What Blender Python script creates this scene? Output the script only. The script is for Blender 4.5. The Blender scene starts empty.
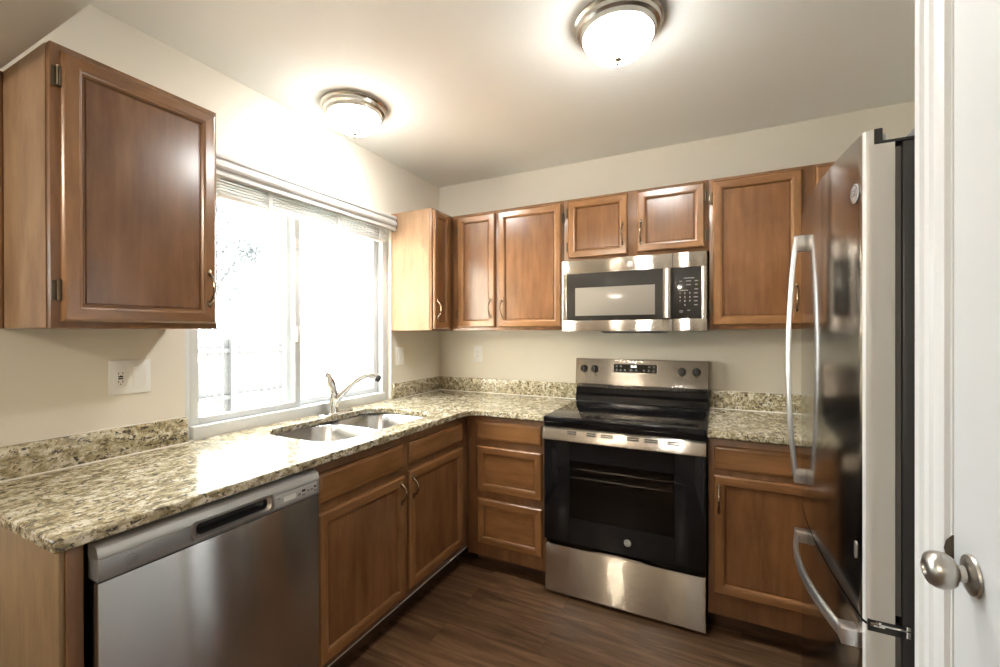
import bpy, bmesh, math, random
from mathutils import Vector, Matrix

random.seed(7)
S = bpy.context.scene
COL = S.collection

# ------------------------------------------------------------------ camera
F_PX, YAW, PITCH, ROLL = 430.8188, 26.4765, 0.1354, 0.1239
CAM = Vector((1.8804, -2.7419, 1.3467))
a, b, r = math.radians(YAW), math.radians(PITCH), math.radians(ROLL)
fw = Vector((-math.sin(a), math.cos(a), 0)); rt = Vector((math.cos(a), math.sin(a), 0)); up = Vector((0, 0, 1))
fw2 = fw*math.cos(b) - up*math.sin(b); up2 = up*math.cos(b) + fw*math.sin(b)
cr = rt*math.cos(r) - up2*math.sin(r); cu = rt*math.sin(r) + up2*math.cos(r)
cam = bpy.data.cameras.new('camera'); cam_o = bpy.data.objects.new('camera', cam); COL.objects.link(cam_o)
cam_o.matrix_world = Matrix(((cr.x, cu.x, -fw2.x, CAM.x), (cr.y, cu.y, -fw2.y, CAM.y), (cr.z, cu.z, -fw2.z, CAM.z), (0, 0, 0, 1)))
cam.sensor_fit = 'HORIZONTAL'; cam.sensor_width = 36.0; cam.lens = 36.0*F_PX/1000.0
cam.clip_start = 0.02; cam.clip_end = 200
S.camera = cam_o

# ------------------------------------------------------------------ world, portals, exposure
SKY = 9.0
w = bpy.data.worlds.new('daylight'); S.world = w; w.use_nodes = True
nt = w.node_tree; bg = nt.nodes['Background']
bg.inputs['Color'].default_value = (0.93, 0.98, 1.0, 1); bg.inputs['Strength'].default_value = SKY
LAMP = 54.0
LAMP_COL = (1.0, 0.98, 0.94)

def portal(name, loc, rot, sx, sy):
    l = bpy.data.lights.new(name, 'AREA'); l.shape = 'RECTANGLE'; l.size = sx; l.size_y = sy; l.cycles.is_portal = True
    o = bpy.data.objects.new(name, l); COL.objects.link(o); o.location = loc; o.rotation_euler = rot
portal('window_portal', (-0.16, -1.155, 1.49), (0, -math.pi/2, 0), 1.16, 1.22)
portal('fill_window_portal', (-2.25, -5.16, 1.5), (math.pi/2, 0, 0), 1.0, 1.1)  # portal of the fill window added behind the camera

sun = bpy.data.lights.new('sun', 'SUN'); sun.energy = 62.0; sun.angle = 0.009; sun.color = (1.0, 0.97, 0.92)
sun_o = bpy.data.objects.new('sun', sun); COL.objects.link(sun_o)
sun_o.rotation_euler = Vector((-0.03, -0.50, -0.85)).to_track_quat('-Z', 'Y').to_euler()
S.view_settings.view_transform = 'Standard'; S.view_settings.look = 'None'
S.view_settings.gamma = 1.0; S.view_settings.use_curve_mapping = False
S.view_settings.exposure = 0.9
S.cycles.use_denoising = True
S.cycles.max_bounces = 10; S.cycles.diffuse_bounces = 6; S.cycles.glossy_bounces = 5
S.cycles.transparent_max_bounces = 12; S.cycles.sample_clamp_indirect = 6.0
S.cycles.caustics_reflective = False; S.cycles.caustics_refractive = False

# ------------------------------------------------------------------ materials
def new_mat(name):
    m = bpy.data.materials.new(name); m.use_nodes = True
    return m, m.node_tree, m.node_tree.nodes['Principled BSDF']

def plain(name, col, rough=0.5, metal=0.0, **kw):
    m, t, p = new_mat(name)
    p.inputs['Base Color'].default_value = (*col, 1); p.inputs['Roughness'].default_value = rough
    p.inputs['Metallic'].default_value = metal
    for k, v in kw.items(): p.inputs[k.replace('_', ' ')].default_value = v
    return m

def N(t, typ, **kw):
    n = t.nodes.new(typ)
    for k, v in kw.items(): setattr(n, k, v)
    return n

def coords(t, scale, kind='Object', rot=(0, 0, 0)):
    tc = N(t, 'ShaderNodeTexCoord'); mp = N(t, 'ShaderNodeMapping')
    mp.inputs['Scale'].default_value = scale; mp.inputs['Rotation'].default_value = rot
    t.links.new(tc.outputs[kind], mp.inputs['Vector'])
    return mp.outputs['Vector']

def noise(t, vec, scale, detail=4, rough=0.55, dist=0.0):
    n = N(t, 'ShaderNodeTexNoise'); n.inputs['Scale'].default_value = scale; n.inputs['Detail'].default_value = detail
    n.inputs['Roughness'].default_value = rough; n.inputs['Distortion'].default_value = dist
    t.links.new(vec, n.inputs['Vector']); return n.outputs['Fac']

def ramp(t, fac, stops, interp='LINEAR'):
    n = N(t, 'ShaderNodeValToRGB'); e = n.color_ramp.elements; n.color_ramp.interpolation = interp
    while len(e) < len(stops): e.new(0.5)
    for i, (p, c) in enumerate(stops): e[i].position = p; e[i].color = (*c, 1)
    t.links.new(fac, n.inputs['Fac']); return n.outputs['Color']

def mix(t, fac, c1, c2, mode='MIX'):
    n = N(t, 'ShaderNodeMix', data_type='RGBA', blend_type=mode)
    if isinstance(fac, (int, float)): n.inputs[0].default_value = fac
    else: t.links.new(fac, n.inputs[0])
    for i, c in ((6, c1), (7, c2)):
        if isinstance(c, tuple): n.inputs[i].default_value = (*c, 1)
        else: t.links.new(c, n.inputs[i])
    return n.outputs[2]

def bump(t, p, fac, strength, dist=0.002):
    n = N(t, 'ShaderNodeBump'); n.inputs['Strength'].default_value = strength; n.inputs['Distance'].default_value = dist
    t.links.new(fac, n.inputs['Height']); t.links.new(n.outputs['Normal'], p.inputs['Normal'])

def wood(name, axis, dark, light, rough=0.3, coat=0.25):
    m, t, p = new_mat(name)
    s = {'z': (16, 16, 1.1), 'h': (1.1, 1.1, 16)}[axis]
    tc = N(t, 'ShaderNodeTexCoord'); oi = N(t, 'ShaderNodeObjectInfo')
    ad = N(t, 'ShaderNodeVectorMath', operation='ADD'); sc = N(t, 'ShaderNodeVectorMath', operation='SCALE')
    cx = N(t, 'ShaderNodeCombineXYZ')
    for i in range(3): t.links.new(oi.outputs['Random'], cx.inputs[i])
    sc.inputs['Scale'].default_value = 9.0
    t.links.new(cx.outputs[0], sc.inputs[0]); t.links.new(tc.outputs['Object'], ad.inputs[0]); t.links.new(sc.outputs[0], ad.inputs[1])
    mp = N(t, 'ShaderNodeMapping'); mp.inputs['Scale'].default_value = s; t.links.new(ad.outputs[0], mp.inputs['Vector'])
    g = noise(t, mp.outputs['Vector'], 2.2, 5, 0.55, 0.6)
    c = ramp(t, g, [(0.2, dark), (0.8, light)])
    mp2 = N(t, 'ShaderNodeMapping'); mp2.inputs['Scale'].default_value = tuple(1.6 if v < 2 else 4.5 for v in s); t.links.new(ad.outputs[0], mp2.inputs['Vector'])
    bl = noise(t, mp2.outputs['Vector'], 2.3, 5, 0.6, 0.3)
    blc = ramp(t, bl, [(0.3, (0.72, 0.68, 0.64)), (0.7, (1.18, 1.16, 1.13))])
    c2 = mix(t, 1.0, c, blc, 'MULTIPLY')
    t.links.new(c2, p.inputs['Base Color'])
    p.inputs['Roughness'].default_value = rough; p.inputs['Coat Weight'].default_value = coat; p.inputs['Coat Roughness'].default_value = 0.18
    bump(t, p, g, 0.06)
    return m

M = {}
M['wood_v'] = wood('stained_maple_upright', 'z', (0.200, 0.092, 0.034), (0.300, 0.150, 0.060), 0.26, 0.35)
M['wood_h'] = wood('stained_maple_lengthwise', 'h', (0.185, 0.084, 0.031), (0.285, 0.140, 0.055), 0.26, 0.35)
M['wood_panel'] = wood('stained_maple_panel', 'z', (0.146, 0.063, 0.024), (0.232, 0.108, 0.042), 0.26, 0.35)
M['wood_body'] = wood('stained_maple_frame', 'z', (0.150, 0.070, 0.028), (0.245, 0.120, 0.050), 0.34)
M['veneer'] = wood('tan_side_veneer', 'z', (0.275, 0.178, 0.108), (0.325, 0.215, 0.135), 0.62, 0.0)
M['veneer'].node_tree.nodes['Principled BSDF'].inputs['Specular IOR Level'].default_value = 0.22
M['end_wood'] = wood('brown_end_veneer', 'z', (0.190, 0.120, 0.056), (0.265, 0.178, 0.092), 0.45, 0.1)
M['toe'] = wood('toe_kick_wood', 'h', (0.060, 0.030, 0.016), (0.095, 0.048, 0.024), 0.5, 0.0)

def paint(name, col, scale, strength, rough=0.75):
    m, t, p = new_mat(name)
    v = coords(t, (1, 1, 1)); n = noise(t, v, scale, 3, 0.6)
    c = ramp(t, noise(t, v, 1.3, 2), [(0.3, tuple(x*0.985 for x in col)), (0.7, tuple(min(1, x*1.01) for x in col))])
    t.links.new(c, p.inputs['Base Color']); p.inputs['Roughness'].default_value = rough
    bump(t, p, n, strength, 0.003); return m
M['wall'] = paint('beige_wall_paint', (0.725, 0.680, 0.590), 90, 0.10, 0.6)
M['dining_wall'] = paint('darkened_rear_wall', (0.30, 0.265, 0.22), 90, 0.10, 0.6)  # unseen rear wall, colour darkened to keep its reflections in the glass low
M['ceiling'] = paint('white_ceiling_paint', (0.865, 0.88, 0.855), 45, 0.22, 0.85)
M['trim'] = paint('white_gloss_paint', (0.64, 0.64, 0.635), 30, 0.02, 0.35)
M['doorpaint'] = paint('white_door_paint', (0.585, 0.59, 0.59), 60, 0.02, 0.4)

def granite():
    m, t, p = new_mat('speckled_granite')
    v = coords(t, (1, 1, 1), rot=(0.2, 0.1, 0.5)); vs = coords(t, (1.0, 0.62, 1.0), rot=(0.1, 0.0, 0.55))
    g1 = noise(t, vs, 36, 5, 0.66, 0.6)
    base = ramp(t, g1, [(0.30, (0.095, 0.083, 0.058)), (0.40, (0.24, 0.20, 0.115)), (0.50, (0.43, 0.375, 0.245)), (0.60, (0.68, 0.635, 0.52)), (0.85, (0.62, 0.595, 0.52))])
    g2 = noise(t, vs, 78, 4, 0.65, 0.5)
    k2 = ramp(t, g2, [(0.54, (0, 0, 0)), (0.60, (1, 1, 1))])
    c = mix(t, k2, base, (0.060, 0.052, 0.042))
    g3 = noise(t, v, 105, 3, 0.6)
    k3 = ramp(t, g3, [(0.57, (0, 0, 0)), (0.63, (1, 1, 1))])
    c = mix(t, k3, c, (0.23, 0.165, 0.075))
    g4 = noise(t, v, 80, 3, 0.6)
    k4 = ramp(t, g4, [(0.60, (0, 0, 0)), (0.66, (1, 1, 1))])
    c = mix(t, k4, c, (0.58, 0.52, 0.40))
    t.links.new(c, p.inputs['Base Color']); p.inputs['Roughness'].default_value = 0.16
    p.inputs['Specular IOR Level'].default_value = 0.5
    return m
M['granite'] = granite()

def floor_mat():
    m, t, p = new_mat('dark_wood_planks')
    v = coords(t, (1, 1, 1)); br = N(t, 'ShaderNodeTexBrick')
    br.inputs['Scale'].default_value = 1.0; br.inputs['Brick Width'].default_value = 1.22; br.inputs['Row Height'].default_value = 0.152
    br.inputs['Mortar Size'].default_value = 0.0012; br.inputs['Mortar Smooth'].default_value = 0.1; br.offset = 0.37; br.offset_frequency = 2
    br.inputs['Color1'].default_value = (0.75, 0.75, 0.75, 1); br.inputs['Color2'].default_value = (1.25, 1.25, 1.25, 1); br.inputs['Mortar'].default_value = (0.25, 0.25, 0.25, 1)
    t.links.new(v, br.inputs['Vector'])
    off = N(t, 'ShaderNodeVectorMath', operation='MULTIPLY_ADD'); t.links.new(br.outputs['Color'], off.inputs[0]); off.inputs[1].default_value = (7.3, 3.1, 0)
    t.links.new(v, off.inputs[2])
    mp = N(t, 'ShaderNodeMapping'); mp.inputs['Scale'].default_value = (1.3, 15, 1); t.links.new(off.outputs[0], mp.inputs['Vector'])
    g = noise(t, mp.outputs['Vector'], 2.0, 7, 0.65, 0.9)
    c = ramp(t, g, [(0.28, (0.030, 0.014, 0.0075)), (0.46, (0.088, 0.046, 0.023)), (0.62, (0.150, 0.085, 0.046)), (0.8, (0.235, 0.150, 0.090))])
    c = mix(t, 0.75, c, br.outputs['Color'], 'MULTIPLY')
    t.links.new(c, p.inputs['Base Color']); p.inputs['Roughness'].default_value = 0.34
    bump(t, p, g, 0.08); return m
M['floor'] = floor_mat()

def steel(name, col, rough, aniso=0.0, rot=0.0):
    m, t, p = new_mat(name)
    p.inputs['Base Color'].default_value = (*col, 1); p.inputs['Metallic'].default_value = 1.0
    p.inputs['Roughness'].default_value = rough
    if aniso:
        p.inputs['Anisotropic'].default_value = aniso; p.inputs['Anisotropic Rotation'].default_value = rot
        tg = N(t, 'ShaderNodeTangent', direction_type='RADIAL', axis='Z'); t.links.new(tg.outputs[0], p.inputs['Tangent'])
    return m
def brushed(name, col, rough, spread):
    """steel brushed along its length: the fine grooves tilt the surface up and down at random"""
    m, t, p = new_mat(name)
    p.inputs['Base Color'].default_value = (*col, 1); p.inputs['Metallic'].default_value = 1.0; p.inputs['Roughness'].default_value = rough
    v = coords(t, (40, 40, 9000)); tot = None
    for k in range(2):
        wn = N(t, 'ShaderNodeTexWhiteNoise', noise_dimensions='4D'); wn.inputs['W'].default_value = 3.7*k+1; t.links.new(v, wn.inputs['Vector'])
        if tot is None: tot = wn.outputs['Value']
        else:
            ad = N(t, 'ShaderNodeMath', operation='ADD'); t.links.new(tot, ad.inputs[0]); t.links.new(wn.outputs['Value'], ad.inputs[1]); tot = ad.outputs[0]
    ma = N(t, 'ShaderNodeMath', operation='MULTIPLY_ADD'); t.links.new(tot, ma.inputs[0]); ma.inputs[1].default_value = spread; ma.inputs[2].default_value = -spread
    cz = N(t, 'ShaderNodeCombineXYZ'); t.links.new(ma.outputs[0], cz.inputs['Z'])
    ge = N(t, 'ShaderNodeNewGeometry'); va = N(t, 'ShaderNodeVectorMath', operation='ADD'); vn = N(t, 'ShaderNodeVectorMath', operation='NORMALIZE')
    t.links.new(ge.outputs['Normal'], va.inputs[0]); t.links.new(cz.outputs[0], va.inputs[1]); t.links.new(va.outputs[0], vn.inputs[0]); t.links.new(vn.outputs[0], p.inputs['Normal'])
    return m
M['steel'] = brushed('brushed_stainless_steel', (0.68, 0.625, 0.55), 0.11, 1.05)
M['steel_dw'] = brushed('brushed_dishwasher_steel', (0.54, 0.535, 0.54), 0.14, 0.45)
M['steel_fridge'] = steel('brushed_fridge_steel', (0.36, 0.345, 0.33), 0.13, 0.8, 0.25)
M['steel_plain'] = steel('smooth_stainless', (0.66, 0.65, 0.63), 0.22)
M['sink'] = steel('satin_sink_steel', (0.62, 0.62, 0.62), 0.24, 0.5, 0.0)
M['chrome'] = steel('polished_chrome', (0.78, 0.78, 0.78), 0.08)
M['nickel'] = steel('brushed_nickel', (0.56, 0.53, 0.48), 0.26)
M['nickel_satin'] = steel('satin_nickel', (0.50, 0.475, 0.435), 0.34)
M['silver'] = steel('satin_silver_handle', (0.70, 0.69, 0.68), 0.3)
M['bronze'] = steel('antique_bronze', (0.13, 0.10, 0.07), 0.3)
M['pull'] = steel('antique_brass_pull', (0.27, 0.205, 0.14), 0.25)
M['black_glass'] = plain('black_glass', (0.006, 0.006, 0.007), 0.05, 0, Specular_IOR_Level=0.3)
M['black'] = plain('black_enamel', (0.012, 0.012, 0.013), 0.25)
M['black_matte'] = plain('black_plastic', (0.010, 0.010, 0.010), 0.5)
M['charcoal'] = plain('charcoal_plastic', (0.030, 0.030, 0.031), 0.4)
M['grey_plastic'] = plain('silver_grey_plastic', (0.52, 0.52, 0.515), 0.32, 0.35)
M['grey_panel'] = plain('dark_grey_plastic', (0.30, 0.305, 0.315), 0.3, 0.4)
M['fridge_side'] = plain('light_grey_enamel', (0.50, 0.485, 0.46), 0.3, 0.2)
M['fridge_edge'] = plain('silver_edge', (0.72, 0.71, 0.69), 0.25, 0.3)
M['gasket'] = plain('grey_gasket', (0.10, 0.095, 0.09), 0.6)
M['white_plastic'] = plain('white_plastic', (0.78, 0.775, 0.75), 0.35)
M['vinyl'] = plain('white_vinyl', (0.66, 0.68, 0.69), 0.35)
M['blind'] = plain('white_blind', (0.52, 0.52, 0.50), 0.5)
M['caulk'] = plain('white_caulk', (0.72, 0.70, 0.63), 0.6)
M['strip'] = plain('grey_strip', (0.42, 0.41, 0.38), 0.6)
M['mw_window'] = plain('grey_mesh_glass', (0.26, 0.23, 0.195), 0.16)
M['mw_glass'] = plain('smoked_glass', (0.030, 0.027, 0.024), 0.08)
M['burner'] = plain('faint_burner_print', (0.02, 0.02, 0.021), 0.12)
M['mark'] = plain('pale_print', (0.52, 0.52, 0.5), 0.5)
M['mark_dim'] = plain('grey_print', (0.22, 0.22, 0.21), 0.5)
M['fence'] = plain('weathered_boards', (0.050, 0.049, 0.048), 0.8)
M['leaf'] = plain('pale_leaves', (0.085, 0.092, 0.095), 0.7)
M['bark'] = plain('grey_bark', (0.06, 0.058, 0.056), 0.9)
M['ground'] = plain('pale_concrete', (0.5, 0.5, 0.48), 0.9)

def emissive(name, col, strength, base=(0.8, 0.8, 0.8)):
    m, t, p = new_mat(name); p.inputs['Base Color'].default_value = (*base, 1)
    p.inputs['Emission Color'].default_value = (*col, 1); p.inputs['Emission Strength'].default_value = strength
    p.inputs['Roughness'].default_value = 0.3; return m
def lamp_mat(name, strength):
    m = emissive(name, LAMP_COL, strength); t = m.node_tree; p = t.nodes['Principled BSDF']
    tc = N(t, 'ShaderNodeTexCoord'); tot = None
    for sx in (-0.048, 0.048):          # two bulbs glowing through the frosted shade
        d = N(t, 'ShaderNodeVectorMath', operation='DISTANCE'); d.inputs[1].default_value = (sx, 0.0, -0.105); t.links.new(tc.outputs['Object'], d.inputs[0])
        mr = N(t, 'ShaderNodeMapRange', interpolation_type='SMOOTHSTEP'); mr.inputs['From Min'].default_value = 0.012; mr.inputs['From Max'].default_value = 0.060
        mr.inputs['To Min'].default_value = strength*3.2; mr.inputs['To Max'].default_value = strength*0.27; t.links.new(d.outputs['Value'], mr.inputs['Value'])
        if tot is None: tot = mr.outputs[0]
        else:
            ad = N(t, 'ShaderNodeMath', operation='ADD'); t.links.new(tot, ad.inputs[0]); t.links.new(mr.outputs[0], ad.inputs[1]); tot = ad.outputs[0]
    t.links.new(tot, p.inputs['Emission Strength']); return m
M['lamp'] = lamp_mat('lit_frosted_glass', LAMP)
M['globe'] = emissive('lit_globe_glass', (1.0, 0.88, 0.72), LAMP*4.0)
M['digits'] = emissive('lit_clock_digits', (0.85, 0.95, 1.0), 1.6)

def glass(name, tint, gloss):
    m = bpy.data.materials.new(name); m.use_nodes = True; t = m.node_tree
    for n in list(t.nodes): t.nodes.remove(n)
    o = N(t, 'ShaderNodeOutputMaterial'); tr = N(t, 'ShaderNodeBsdfTransparent'); gl = N(t, 'ShaderNodeBsdfGlossy'); mx = N(t, 'ShaderNodeMixShader')
    tr.inputs['Color'].default_value = (*tint, 1); gl.inputs['Roughness'].default_value = 0.02
    lw = N(t, 'ShaderNodeFresnel'); ge = N(t, 'ShaderNodeNewGeometry'); mr = N(t, 'ShaderNodeMapRange')
    mr.inputs['To Min'].default_value = gloss; mr.inputs['To Max'].default_value = 1/gloss   # same reflectance on both faces of the thin pane
    t.links.new(ge.outputs['Backfacing'], mr.inputs['Value']); t.links.new(mr.outputs[0], lw.inputs['IOR'])
    t.links.new(lw.outputs['Fac'], mx.inputs['Fac']); t.links.new(tr.outputs[0], mx.inputs[1]); t.links.new(gl.outputs[0], mx.inputs[2]); t.links.new(mx.outputs[0], o.inputs['Surface'])
    return m
M['glass'] = glass('window_glass', (0.97, 0.985, 0.98), 1.30)
M['oven_glass'] = glass('tinted_oven_glass', (0.42, 0.41, 0.40), 1.45)

# ------------------------------------------------------------------ mesh helpers
class MB:
    def __init__(self): self.bm = bmesh.new(); self.mi = 0
    def _merge(self, t, mi=None):
        me = bpy.data.meshes.new('tmp')
        for f in t.faces: f.material_index = self.mi if mi is None else mi
        t.to_mesh(me); t.free(); self.bm.from_mesh(me); bpy.data.meshes.remove(me); return self
    def box(self, x0, x1, y0, y1, z0, z1, bev=0.0, seg=2):
        t = bmesh.new(); bmesh.ops.create_cube(t, size=1)
        for v in t.verts: v.co = Vector(((x0+x1)/2+v.co.x*(x1-x0), (y0+y1)/2+v.co.y*(y1-y0), (z0+z1)/2+v.co.z*(z1-z0)))
        if bev: bmesh.ops.bevel(t, geom=list(t.edges), offset=bev, segments=seg, affect='EDGES', profile=0.5)
        return self._merge(t)
    def loops(self, loops, cap0=True, cap1=True, closed=False, mats=None):
        t = bmesh.new(); vs = [[t.verts.new(p) for p in l] for l in loops]; n = len(loops[0])
        pairs = list(zip(vs, vs[1:])) + ([(vs[-1], vs[0])] if closed else [])
        for q0, q1 in pairs:
            for i in range(n):
                f = t.faces.new((q0[i], q0[(i+1) % n], q1[(i+1) % n], q1[i]))
                f.material_index = mats[i] if mats else 0
        if not closed:
            for flag, l in ((cap0, vs[0]), (cap1, vs[-1])):
                if flag: t.faces.new(l)
        bmesh.ops.recalc_face_normals(t, faces=list(t.faces))
        me = bpy.data.meshes.new('tmp')
        if not mats:
            for f in t.faces: f.material_index = self.mi
        t.to_mesh(me); t.free(); self.bm.from_mesh(me); bpy.data.meshes.remove(me); return self
    def prism(self, poly, axis, lo, hi, mats=None):
        def P(u, v, w_): return {'z': (u, v, w_), 'y': (u, w_, v), 'x': (w_, u, v)}[axis]
        return self.loops([[P(u, v, lo) for u, v in poly], [P(u, v, hi) for u, v in poly]], mats=mats)
    def lathe(self, prof, c, axis=(0, 0, 1), n=40, cap0=True, cap1=True):
        ax = Vector(axis).normalized(); q = Vector((0, 0, 1)).rotation_difference(ax); c = Vector(c)
        L = [[c + q @ Vector((max(rr, 1e-5)*math.cos(2*math.pi*i/n), max(rr, 1e-5)*math.sin(2*math.pi*i/n), h)) for i in range(n)] for rr, h in prof]
        return self.loops(L, cap0, cap1)
    def tube(self, pts, rad, n=10, flat=1.0, side=None):
        pts = [Vector(p) for p in pts]; L = []
        rads = rad if isinstance(rad, (list, tuple)) else [rad]*len(pts)
        for i, p in enumerate(pts):
            d = (pts[min(i+1, len(pts)-1)] - pts[max(i-1, 0)]).normalized()
            s = Vector(side) if side else (Vector((0, 0, 1)) if abs(d.z) < 0.9 else Vector((1, 0, 0)))
            u = (s - d*s.dot(d)).normalized(); v = d.cross(u)
            L.append([p + u*rads[i]*math.cos(2*math.pi*k/n) + v*rads[i]*flat*math.sin(2*math.pi*k/n) for k in range(n)])
        return self.loops(L)

def obj(name, mb, mats, parent=None, loc=None, smooth=35, label=None):
    me = bpy.data.meshes.new(name); o = bpy.data.objects.new(name, me)
    base = Vector((0, 0, 0)); q = parent
    while q is not None: base = base + q.location; q = q.parent
    if parent is None and loc is not None: o.location = loc; base = Vector(loc)
    bmesh.ops.translate(mb.bm, verts=list(mb.bm.verts), vec=-base)
    mb.bm.to_mesh(me); mb.bm.free()
    for m in (mats if isinstance(mats, (list, tuple)) else [mats]): me.materials.append(m)
    if smooth:
        for p in me.polygons: p.use_smooth = True
        me.set_sharp_from_angle(angle=math.radians(smooth))
    COL.objects.link(o)
    if parent is not None: o.parent = parent
    if label: o['label'] = label
    return o

def thing(name, label, cat, loc, group=None):
    o = bpy.data.objects.new(name, None); COL.objects.link(o); o.location = loc; o.empty_display_size = 0.05
    o['label'] = label; o['category'] = cat
    if group: o['group'] = group
    return o

def tag(o, label, cat, group=None):
    o['label'] = label; o['category'] = cat
    if group: o['group'] = group
    return o

def struct(name, mb, mats, parent=None, smooth=30):
    o = obj(name, mb, mats, parent, smooth=smooth)
    if parent is None: o['kind'] = 'structure'
    return o

def sgroup(name, loc):
    o = bpy.data.objects.new(name, None); COL.objects.link(o); o.location = loc; o['kind'] = 'structure'; o.empty_display_size = 0.05
    return o

def text(name, body, size, mat, parent, at, right, upv, depth=0.0006, align='CENTER'):
    c = bpy.data.curves.new('tmp_text', 'FONT'); c.body = body; c.size = size; c.align_x = align; c.align_y = 'CENTER'; c.extrude = depth; c.resolution_u = 3
    tmp = bpy.data.objects.new('tmp_text', c); COL.objects.link(tmp)
    me = bpy.data.meshes.new_from_object(tmp.evaluated_get(bpy.context.evaluated_depsgraph_get()))
    bpy.data.objects.remove(tmp); bpy.data.curves.remove(c)
    R, U_ = Vector(right).normalized(), Vector(upv).normalized(); W_ = R.cross(U_)
    mb = MB(); mb.bm.from_mesh(me); bpy.data.meshes.remove(me)
    for v in mb.bm.verts: v.co = Vector(at) + R*v.co.x + U_*v.co.y + W_*v.co.z
    return obj(name, mb, mat, parent, smooth=0)

def emblem(parent, c, axis, right, rad, disc, ink, name='emblem'):
    ax = Vector(axis)
    mb = MB(); mb.lathe([(rad, 0), (rad, 0.0018), (rad*0.93, 0.0024)], c, axis, 32)
    e = obj(name, mb, disc, parent)
    mb = MB(); mb.lathe([(rad*0.90, 0.0022), (rad*0.90, 0.0030), (rad*0.80, 0.0030), (rad*0.80, 0.0022)], c, axis, 32, False, False)
    obj('emblem_ring', mb, ink, e)
    U_ = ax.cross(Vector(right))
    text('emblem_letters', 'GE', rad*1.05, ink, e, Vector(c) + ax*0.0026, right, U_)
    return e

# ------------------------------------------------------------------ room shell
HC, HS = 2.454, 2.125
XW, YF = 2.232, -5.0           # door wall plane, wall behind the camera
WY0, WY1, WZ0, WZ1 = -1.770, -0.553, 0.914, 2.06
XR = 2.97
mb = MB(); mb.box(-3.2, XR+0.12, YF-0.15, 0.14, -0.12, 0.0); struct('floor', mb, M['floor'])
mb = MB(); mb.box(-0.14, XR+0.12, YF-0.15, 0.14, HC, HC+0.12); mb.box(-3.2, -0.14, YF-0.15, -2.26, HC, HC+0.12); struct('ceiling', mb, M['ceiling'])
mb = MB(); mb.box(0.0, XW, -2.62, -2.2575, HS, HC, 0.006); struct('trim_1', mb, M['ceiling'])
mb = MB()
mb.box(-0.14, 0, WY1, 0.14, 0, HC); mb.box(-0.14, 0, -2.40, WY0, 0, HC)
mb.box(-0.14, 0, WY0, WY1, 0, WZ0-0.0005); mb.box(-0.14, 0, WY0, WY1, WZ1, HC)
struct('wall_left', mb, M['wall'])
mb = MB(); mb.box(0, XR+0.12, 0, 0.14, 0, HC); struct('wall_back', mb, M['wall'])
mb = MB(); mb.box(XR, XR+0.12, -1.7, 0, 0, HC); mb.box(XW, XR+0.12, -1.752, -1.632, 0, HC)
mb.box(XW, XW+0.12, -2.52, -1.752, 2.05, HC); mb.box(XW, XW+0.12, YF, -2.52, 0, HC)
struct('wall_right', mb, M['wall'])
mb = MB(); mb.box(-3.2, -2.75, YF-0.15, YF, 0, HC); mb.box(-1.75, XR, YF-0.15, YF, 0, HC); mb.box(-2.75, -1.75, YF-0.15, YF, 2.05, HC); mb.box(-2.75, -1.75, YF-0.15, YF, 0, 0.95); struct('wall_front', mb, M['dining_wall'])
mb = MB(); mb.box(-3.2, -3.05, YF, -2.26, 0, HC); mb.box(-3.05, -0.14, -2.40, -2.26, 0, HC); struct('wall_outer', mb, M['wall'])
# small window added in the unseen wall behind the camera, for fill daylight
d2 = sgroup('added_fill_window', (-2.25, YF-0.07, 0.95))
mb = MB()
for x0, x1 in ((-2.75, -2.70), (-2.27, -2.23), (-1.80, -1.75)): mb.box(x0, x1, YF-0.1, YF-0.04, 0.95, 2.05, 0.004)
mb.box(-2.70, -1.80, YF-0.1, YF-0.04, 2.0, 2.05, 0.004); mb.box(-2.70, -1.80, YF-0.1, YF-0.04, 0.95, 1.0, 0.004)
obj('window_frame', mb, M['vinyl'], d2)
mb = MB(); mb.box(-2.71, -1.79, YF-0.075, YF-0.069, 0.99, 2.01); obj('pane', mb, M['glass'], d2)

# window over the sink
win = sgroup('window_1', (-0.07, -1.155, WZ0))
mb = MB()
fx0, fx1 = -0.105, -0.030
mb.box(fx0, fx1, WY0+0.001, WY0+0.034, WZ0, WZ1-0.001, 0.004); mb.box(fx0, fx1, WY1-0.046, WY1-0.001, WZ0, WZ1-0.001, 0.004)
mb.box(fx0, -0.006, WY0+0.033, WY1-0.045, WZ0, WZ0+0.052, 0.004); mb.box(fx0, fx1, WY0+0.033, WY1-0.045, WZ1-0.05, WZ1-0.001, 0.004)
mb.box(fx0-0.02, fx0, WY0+0.02, WY1-0.02, WZ0+0.0, WZ0+0.06, 0.004)
obj('window_frame', mb, M['vinyl'], win)
def sash(y0, y1, x0, x1, latch):
    mb = MB(); z0, z1 = WZ0+0.053, WZ1-0.052; s_ = 0.036
    mb.box(x0, x1, y0, y0+s_, z0, z1, 0.003); mb.box(x0, x1, y1-s_, y1, z0, z1, 0.003)
    mb.box(x0, x1, y0+s_-0.001, y1-s_+0.001, z0, z0+s_*0.8, 0.003); mb.box(x0, x1, y0+s_-0.001, y1-s_+0.001, z1-s_, z1, 0.003)
    o = obj('sash', mb, M['vinyl'], win)
    xm = (x0+x1)/2
    mb = MB(); mb.box(xm-0.003, xm+0.003, y0+s_-0.004, y1-s_+0.004, z0+s_*0.8-0.004, z1-s_+0.004); obj('pane', mb, M['glass'], o, smooth=0)
    if latch:
        mb = MB(); mb.box(x1-0.001, x1+0.012, y1-0.034, y1-0.012, 1.30, 1.38, 0.004); obj('sash_latch', mb, M['white_plastic'], o)
        mb = MB(); mb.box(x1-0.001, x1+0.010, y1-0.040, y1-0.010, 1.78, 1.83, 0.003); obj('sash_latch', mb, M['white_plastic'], o)
sash(WY0+0.035, -1.205, -0.066, -0.036, True)
sash(-1.262, WY1-0.047, -0.102, -0.072, False)

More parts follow.
